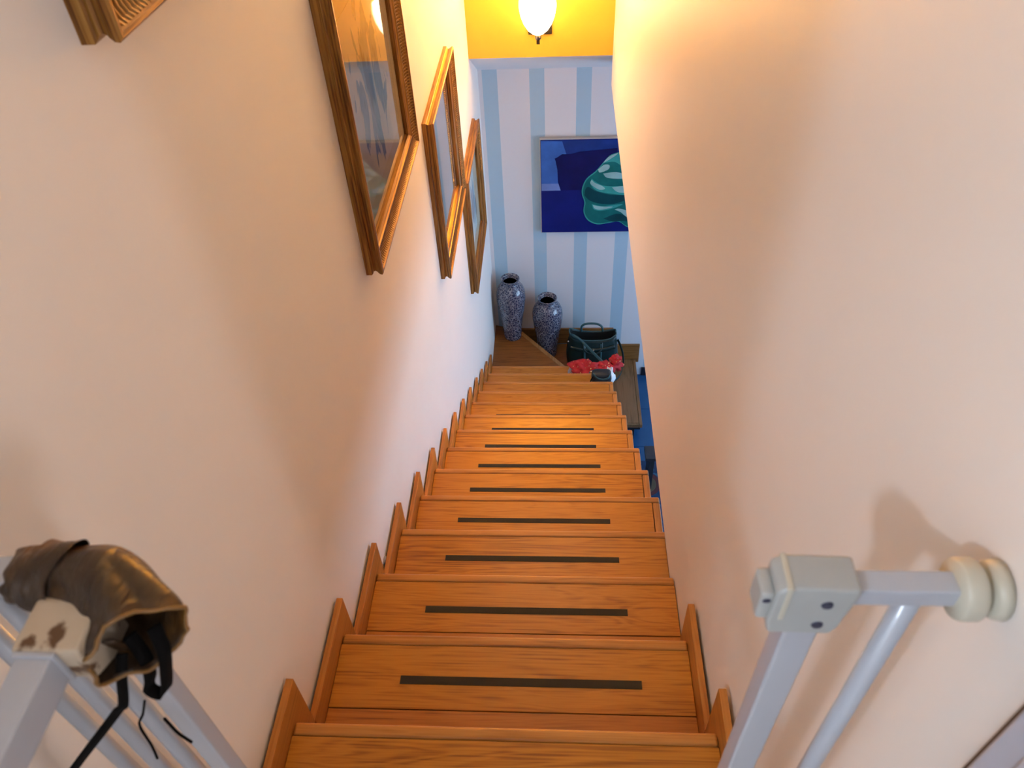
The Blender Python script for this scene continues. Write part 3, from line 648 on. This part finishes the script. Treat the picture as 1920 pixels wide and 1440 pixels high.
# the door leaf, swung back along the left wall
dr = MB().box(.1185, .1435, -1.02, -.322, zg-.030, zg).build('door_rail', m_gate, t, bevel=.002)
MB().box(.1185, .1435, -1.02, -.322, 3.30, 3.325).build('door_rail', m_gate, t, bevel=.002)
for i in range(10):
    y = -.41-.062*i
    MB().tube([(.131, y, 3.315), (.131, y, zg-.02)], .0075, 12).build('bar', m_gate, t, smooth=True)
hb = MB().prism([(-.330, zg-.034), (-.330, zg+.003), (-.292, zg+.003), (-.284, zg-.004), (-.284, zg-.045), (-.30, zg-.05)], 'x', .114, .160).build('hinge_block', m_stained, t, bevel=.003)
MB().box(.1165, .1455, -.3335, -.3295, zg-.032, zg+.002).build('hinge_collar', m_gate, hb, bevel=.001)
# brown tape bundle around the hinge
path = [(.078, -.266, zg-.014), (.090, -.266, zg-.012), (.104, -.266, zg-.010), (.124, -.268, zg-.010), (.140, -.272, zg-.012), (.154, -.280, zg-.016), (.166, -.291, zg-.020), (.177, -.303, zg-.024), (.183, -.309, zg-.026)]
rad = [.020, .022, .023, .027, .031, .034, .036, .0355, .033]
nend = Vector((.62, -.72, .12)).normalized()
R = []
for i, (p, q) in enumerate(zip(path, rad)):
    f_ = min(1, max(0, (i-2)/5)); d = (Vector((1, 0, 0))*(1-f_) + nend*f_).normalized()
    y_ = d.cross(Vector((0, 0, 1))).normalized(); z_ = y_.cross(d); ring = []
    for k in range(44):
        an = 2*math.pi*k/44; dv = y_*math.cos(an) + z_*math.sin(an)*.86
        w = 1 + .26*noise.noise(Vector(p)*22 + dv*1.7 + Vector((5, 0, 0))) + .13*abs(noise.noise(Vector(p)*60 + dv*3.2)) - .03
        ring.append(Vector(p) + dv*q*w + d*.006*noise.noise(dv*2.5+Vector((0, 3, 0))))
    R.append(ring)
rimpts = list(R[-1])
tb = MB().rings(R, False, False).build('tape_wrap', m_tape, t, smooth=True, label='crumpled brown packing tape')
so = tb.modifiers.new('solid', 'SOLIDIFY'); so.thickness = .0022; so.offset = -1
sb = tb.modifiers.new('sub', 'SUBSURF'); sb.levels = 1; sb.render_levels = 2
m_amber = plain('amber_tape_edge', (.20, .095, .02), .35)
MB().tube(rimpts + [rimpts[0]], .0016, 6).build('tape_rim', m_amber, tb, smooth=True)
# creased band round the middle of the bundle, torn flap below
R = []
for i in range(4):
    p = Vector((.100+.008*i, -.267, zg-.010)); ring = []
    for k in range(30):
        an = 2*math.pi*k/30; dv = Vector((0, math.cos(an), math.sin(an)))
        ring.append(p + dv*(.0265+.0015*math.sin(i*2.1+an*3)) + Vector((.004*math.sin(an*2), 0, 0)))
    R.append(ring)
MB().rings(R, False, False).build('tape_band', m_tape, tb, smooth=True)
MB().ribbon(catmull([(.150, -.312, zg-.020), (.152, -.306, zg-.040), (.146, -.300, zg-.058), (.128, -.296, zg-.066)], 5), .038, .002, (1, .1, 0)).build('tape_flap', m_tape, tb, smooth=True)
# black webbing straps hanging off the tape
def strap(pts, w, side, name='strap'):
    MB().ribbon(catmull(pts, 8), w, .0018, side).build(name, m_blackstrap, t, smooth=True)
strap([(.176, -.318, 3.962), (.164, -.320, 3.931), (.147, -.320, 3.886), (.138, -.320, 3.874), (.117, -.320, 3.845), (.047, -.320, 3.749), (.0, -.320, 3.68)], .0075, (1, .4, -.6))
strap([(.178, -.306, 3.966), (.181, -.310, 3.940), (.174, -.310, 3.912), (.166, -.310, 3.893), (.170, -.310, 3.884), (.178, -.310, 3.890), (.189, -.310, 3.920), (.197, -.308, 3.949), (.198, -.304, 3.975)], .010, (.55, .8, .25), 'strap_loop')
strap([(.118, -.345, 3.955), (.100, -.344, 3.944), (.100, -.355, 3.928), (.100, -.370, 3.907), (.100, -.379, 3.896), (.100, -.41, 3.85)], .012, (1, .1, 0))
MB().tube(catmull([(.140, -.300, 3.845), (.118, -.292, 3.80), (.100, -.288, 3.765), (.094, -.288, 3.72), (.089, -.289, 3.69)], 5), .0012, 6).build('wire', m_blackstrap, t)
MB().tube(catmull([(.129, -.288, 3.782), (.133, -.290, 3.756), (.140, -.291, 3.738)], 5), .0014, 6).build('wire', m_blackstrap, t)

# ------------------------------------------------------------------ ceiling lamp of the hall behind the camera
hx, hy, hz = -1.22, -2.05, 5.30
t = thing('ceiling_lamp', (hx, hy, 5.8), 'white glass globe lamp hanging from the hall ceiling', 'lamp')
MB().tube([(hx, hy, 5.8), (hx, hy, hz+.13)], .008, 8).build('rod', m_steel, t)
MB().lathe([(.0, .11), (.04, .102), (.085, .07), (.11, .0), (.085, -.07), (.04, -.102), (.0, -.11)], (hx, hy, hz), 24).build('globe', plain('globe_glass_lit', (.9, .9, .9), .4, emit=(.70, .83, 1), es=HALL_POWER*4.2), t, smooth=True)
